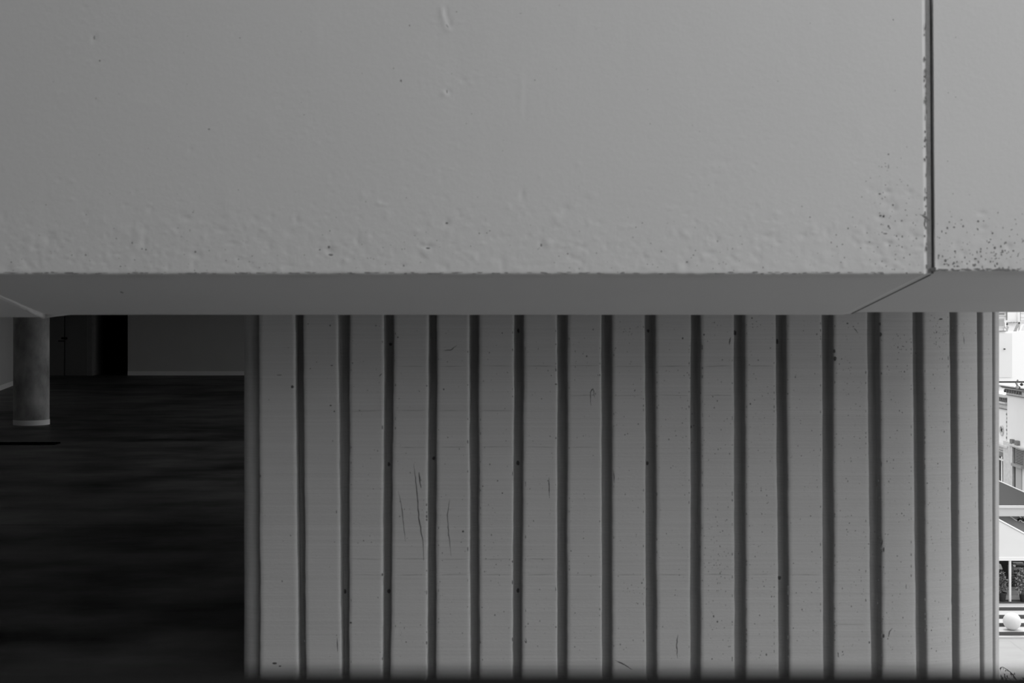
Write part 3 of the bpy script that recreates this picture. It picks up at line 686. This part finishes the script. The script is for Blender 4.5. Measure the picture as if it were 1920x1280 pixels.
mb = MB(); wb(mb, 0, 1900, Z1(834.4), Z1(830.5), -.2, .50, 0, ya=112); wb(mb, 0, 1900, Z1(836.4), Z1(834.8), -.2, .25, 1, ya=112); mb.build('ledge', [M_stone, M_stonedk], e)
mb = MB(); wb(mb, 0, 1890.5, Z1(843.6), Z1(836.5), -.1, .10, 0, ya=112); wb(mb, 0, 1890.5, Z1(845.8), Z1(844.4), -.1, .22, 0, ya=112); mb.build('lintel', M_stone, e)
f = MB(); wb(f, 1860, 1890.2, Z1(905), Z1(846.5), .0, .04, 0); f = f.build('window', M_glass, e)
mb = MB()
for a_, b_, m_ in ((1873, 1875, 1), (1877.2, 1878.0, 0), (1879, 1881, 2), (1884, 1886.5, 2)):
    wb(mb, a_, b_, Z1(904), Z1(856), .04, .09, m_)
wb(mb, 1860, 1889.6, Z1(861.4), Z1(859.8), .04, .30, 2); mb.build('window_bars', [M_pot, M_mid, M_out2], f)
mb = MB(); wb(mb, 1872, 1888, Z1(909), Z1(906), .0, .5, 0); mb.build('sill', M_white, e)

e = empty('tall_old_building', (X0+KX*95+3, 95, ZG), 'taller plain-walled old building with a carved stone cornice, at the right edge', 'building')
yE = 80
mb = MB(); wb(mb, 1893.8, 0, ZG, Z2(726), .22, -7, yb=yE); mb.build('wall', M_out2, e)
mb = MB()
wb(mb, 1889.5, 0, Z2(723.5), Z2(721.5), -.3, .95, 0, yb=yE); wb(mb, 1890.5, 0, Z2(725), Z2(724), -.3, .8, 1, yb=yE); wb(mb, 1891.5, 0, Z2(727.4), Z2(726), -.3, .65, 1, yb=yE); wb(mb, 1891.8, 0, Z2(729.4), Z2(728), -.3, .55, 0, yb=yE)
wb(mb, 1893, 0, Z2(731.6), Z2(730.4), -.3, .4, 1, yb=yE)
for k in range(7): wb(mb, 1894+k*4.6, 1895.4+k*4.6, Z2(737), Z2(731.6), .3, .5, 1)
mb.build('cornice', [M_stone, M_stonedk], e)
mb = MB(); wb(mb, 1893.5, 0, Z2(741), Z2(731.6), .1, .30, 0, yb=yE); wb(mb, 1893.5, 0, Z2(742), Z2(741.2), .1, .36, 1, yb=yE); mb.build('frieze', [M_stone, M_stonedk], e)
mb = MB(); wb(mb, 1891, 1908.5, ZG, Z2(830), .0, .42, 0); o = mb.build('corner_pier', M_stone, e)
mb = MB()
for a_, b_ in ((1904, 1908), (1913, 1918)): wb(mb, a_, b_, Z2(833), Z2(823), .2, .45, 1)
wb(mb, 1904, 0, Z2(834), Z2(831.5), .1, .6, 0, yb=yE); wb(mb, 1906, 0, Z2(836.5), Z2(834.5), .1, .45, 0, yb=yE); mb.build('door_hood', [M_stone, M_stonedk], e)
sh = MB(); wb(sh, 1908.6, 1911, ZG, Z2(836), .2, .26, 1); wb(sh, 1911, 1926, Z2(866), Z2(837), .2, .30, 0)
for k in range(9): wb(sh, 1912.5, 1926, Z2(840+k*2.9+1.2), Z2(840+k*2.9), .30, .33, 1)
sh = sh.build('shutter', [M_blind, M_pot], e)
mb = MB(); wb(mb, 1908.5, 1928, Z2(871), Z2(866.5), .2, .55, 0); mb.build('shutter_ledge', M_mid, e)
mb = MB(); wb(mb, 1911.5, 1922, ZG, Z2(871), .2, .30, 0); mb.build('door_panel', mat('pale_door', .5, .7), e)
# large white wall
def fb(mb, px0, px1, py0, py1, Y, d0, d1, mi=0):
    p, q = at(px0, py0, Y), at(px1, py1, Y); return mb.box((p.x, Y-d1, q.z), (q.x, Y-d0, p.z), mi)
Ye = 130
e = empty('white_building', (52, Ye, ZG), 'large blank white building behind the old street fronts', 'building')
mb = MB(); p, q = at(1700, 621, Ye), at(2200, 621, Ye); mb.box((p.x, Ye, ZG), (q.x, Ye+25, p.z)); mb.build('wall', M_out, e)
mb = MB(); fb(mb, 1840, 1896.8, 624.5, 707, Ye, 0, .12); o = mb.build('recessed_panel', mat('pale_grey_panel', .74, .9, var=.02, vscale=.8), e); o['label'] = 'slightly greyer tall panel'
mb = MB(); fb(mb, 1700, 2200, 723.6, 724.6, Ye, 0, .25); mb.build('ledge', M_mid, e)
mb = MB(); fb(mb, 1700, 2200, 724.6, 800, Ye, 0, .06); mb.build('lower_cladding', M_out2, e)
mb = MB(); fb(mb, 1880.8, 1882.6, 653, 655.2, Ye, .12, .4); mb.build('wall_lamp', M_pot, e)
mb = MB(); fb(mb, 1700, 1885.5, 619.6, 621, Ye, -.3, .2); mb.build('parapet_line', M_stonedk, e)
# rooftop things on it
zr_ = at(0, 621, Ye).z
def vent(px, py, h0, lab):
    p = at(px, py, Ye+1.5); r_ = .085
    e = empty('roof_vent', (p.x, Ye+1.5, zr_), lab, 'vent')
    MB().lathe((p.x, Ye+1.5, zr_), [(r_*.8, 0), (r_*.8, p.z-zr_-.1)], 12).build('pipe', M_mid, e)
    MB().lathe((p.x, Ye+1.5, p.z-.1), [(r_, 0), (r_*1.1, .05), (r_*.9, .15), (.02, .2)], 12).build('cap', M_pot, e)
vent(1888.3, 607, 0, 'dark-capped roof vent pipe nearer the ribbed wall')
vent(1911, 605.2, 0, 'dark-capped roof vent pipe beside the slanted skylight')
mb = MB()
for p_, q_ in (((1881, 620.5), (1884, 612)), ((1884, 612), (1887, 618)), ((1887, 618), (1891, 612.5)), ((1891, 612.5), (1888, 620.5)), ((1883, 604), (1883.5, 612))):
    mb.tube([at(*p_, Ye+1), at(*q_, Ye+1)], .05, 6)
tag(mb.build('pipe_frame', M_mid), 'small zigzag frame of pipes on the white roof edge', 'pipes')
mb = MB()
pa = [at(1900, 621, Ye+1.2), at(1905, 621, Ye+1.2), at(1912, 605, Ye+3), at(1907, 605, Ye+3)]
mb.add([tuple(v) for v in pa]+[(v.x, v.y+.2, v.z-.25) for v in pa], [(0, 1, 2, 3), (7, 6, 5, 4), (0, 4, 5, 1), (1, 5, 6, 2), (2, 6, 7, 3), (3, 7, 4, 0)])
tag(mb.build('roof_ramp', M_stonedk), 'narrow grey sloping ramp on the white roof, left of the skylight', 'ramp')
e = empty('skylight', tuple(at(1918, 621, Ye+2)), 'slanted grey rooftop skylight with a white frame, at the right edge', 'skylight')
pa = [at(1911.5, 621.5, Ye+1), at(1945, 621.5, Ye+1), at(1950, 609.5, Ye+3), at(1917, 609.5, Ye+3)]
mb = MB(); mb.add([tuple(v) for v in pa]+[(v.x, v.y+.1, v.z-.15) for v in pa], [(0, 1, 2, 3), (7, 6, 5, 4), (0, 4, 5, 1), (1, 5, 6, 2), (2, 6, 7, 3), (3, 7, 4, 0)]); mb.build('pane', M_blind, e)
mb = MB(); mb.tube([tuple(v) for v in pa]+[tuple(pa[0])], .09, 6); mb.build('frame', M_white, e)
# building beyond
Yf = 170
e = empty('distant_building', (70, Yf, ZG), 'distant pale building with a grey window and railed balcony, at the top of the gap', 'building')
mb = MB(); p, q = at(1650, 540, Yf), at(2250, 540, Yf); mb.box((p.x, Yf, ZG), (q.x, Yf+25, p.z+6)); mb.build('wall', M_out2, e)
mb = MB(); fb(mb, 1840, 1884, 570, 597, Yf, 0, .5); fb(mb, 1880.5, 1885, 597, 621, Yf, 0, .5); mb.build('white_surround', M_out, e)
mb = MB(); fb(mb, 1840, 1883, 586, 586.7, Yf, .5, .7); fb(mb, 1840, 1883, 592.6, 593.4, Yf, .5, .7); fb(mb, 1883.8, 1884.8, 570, 600, Yf, .5, .8); fb(mb, 1840, 1880, 587, 590.5, Yf, .5, .56); mb.build('louvre', M_mid, e)
fr = MB(); fb(fr, 1862, 1880.5, 597.5, 613, Yf, 0, .4); fr = fr.build('window', M_white, e)
mb = MB(); fb(mb, 1863, 1879.6, 598.6, 611.6, Yf, .4, .45); mb.build('pane', M_blind, fr)
mb = MB(); fb(mb, 1906.5, 1960, 570, 603, Yf, 0, .3); mb.build('balcony_recess', M_out, e)
mb = MB()
for y_, t_ in ((588.2, 1.0), (595.4, .6), (601.2, .6)): fb(mb, 1906.5, 1960, y_-t_/2, y_+t_/2, Yf, 1.1, 1.2)
for x in (1907, 1915, 1923, 1931): fb(mb, x-.3, x+.3, 584, 602, Yf, 1.1, 1.2)
mb.build('balcony_rail', M_mid, e)
mb = MB(); fb(mb, 1884, 1906, 604, 604.8, Yf, 0, .5)
for x in (1892, 1897, 1903): fb(mb, x, x+2.4, 603.4, 605.4, Yf, .5, .7)
mb.build('roof_edge', M_mid, e)
# cable with a street ornament
Yc = 78
pts = [at(1600+ i*60, 715.8-.00003*(1600+i*60-1896)**2*-1, Yc) for i in range(8)]
e = tag(MB().tube(pts, .05, 8).build('overhead_cable', M_pot, smooth=True), 'thin dark overhead cable crossing in front of the old cornices', 'cable')
e = empty('hanging_lantern', tuple(at(1907, 715, Yc)), 'ornate dark street lantern hanging from the overhead cable', 'lantern')
mb = MB(); a_ = at(1908, 713, Yc); mb.lathe(tuple(a_-Vector((0, 0, .1))), [(.03, 0), (.07, .03), (.05, .12), (.02, .16)], 10); mb.tube([at(1905, 716, Yc), at(1907, 722, Yc), at(1911, 727, Yc)], .06, 8); mb.build('bracket', M_stonedk, e, smooth=True)
a_ = at(1907.2, 729, Yc); mb = MB(); mb.lathe(tuple(a_), [(.05, 0), (.10, .06), (.10, .14), (.04, .2)], 12); mb.build('lamp_glass', M_mid, e, smooth=True)
a_ = at(1911.5, 728.5, Yc); mb = MB(); mb.lathe(tuple(a_), [(.02, 0), (.06, .05), (.05, .12), (.01, .15)], 10); mb.build('finial', M_pot, e, smooth=True)
mb = MB(); a_ = at(1915.5, 723.5, Yc); mb.lathe(tuple(a_), [(.02, 0), (.09, .04), (.10, .10), (.06, .16), (.02, .18)], 12); mb.tube([tuple(a_+Vector((0, 0, .16))), at(1915.5, 716, Yc)], .012, 5)
tag(mb.build('hanging_bulb', M_pot, smooth=True), 'small dark round lamp hanging under the cable beside the lantern', 'lamp')
# tree in the street, its top shows at the bottom corner
Yt = 40; e = empty('street_tree', tuple(at(1890, 1300, Yt))[:2]+(ZG,), 'dark-leaved tree top at the bottom right corner, with one arching twig', 'tree')
mb = MB(); tb = at(1893, 1330, Yt)
mb.tube([(tb.x+.1, Yt, ZG), (tb.x, Yt, ZG+1.5), tuple(tb)], .07, 8, r2=.04)
tw = [at(1912, 1300, Yt), at(1908, 1279, Yt), at(1902, 1268, Yt), at(1895, 1260, Yt), at(1887, 1254, Yt), at(1880, 1250, Yt), at(1875, 1252, Yt)]
mb.tube([tuple(tb)]+[tuple(v) for v in tw], .016, 6, r2=.008)
mb.build('branches', M_bark, e)
mb = MB()
for i in range(14):
    v = tw[2+i % 5]+Vector((rnd.uniform(-.05, .05), rnd.uniform(-.05, .05), 0)); leaf(mb, v, Vector((rnd.uniform(-.5, .3), rnd.uniform(-.3, .3), -1)), rnd.uniform(.07, .12))
for x, y_ in ((1883, 1262), (1884, 1266), (1887, 1268), (1888, 1265), (1881, 1270), (1896, 1262), (1900, 1262), (1902, 1260)):
    v = at(x, y_, Yt); leaf(mb, v, Vector((rnd.uniform(-.3, .3), rnd.uniform(-.3, .3), -1)), .11)
leaves(mb, at(1884, 1290, Yt), (.28, .3, .35), 240, .12, droop=.5); leaves(mb, at(1905, 1302, Yt), (.45, .4, .33), 300, .12, droop=.5); leaves(mb, at(1922, 1283, Yt), (.18, .2, .2), 80, .11, droop=.5); leaves(mb, at(1860, 1300, Yt), (.4, .4, .3), 160, .12, droop=.5)
mb.build('foliage', [M_leaf, M_leaf2], e)
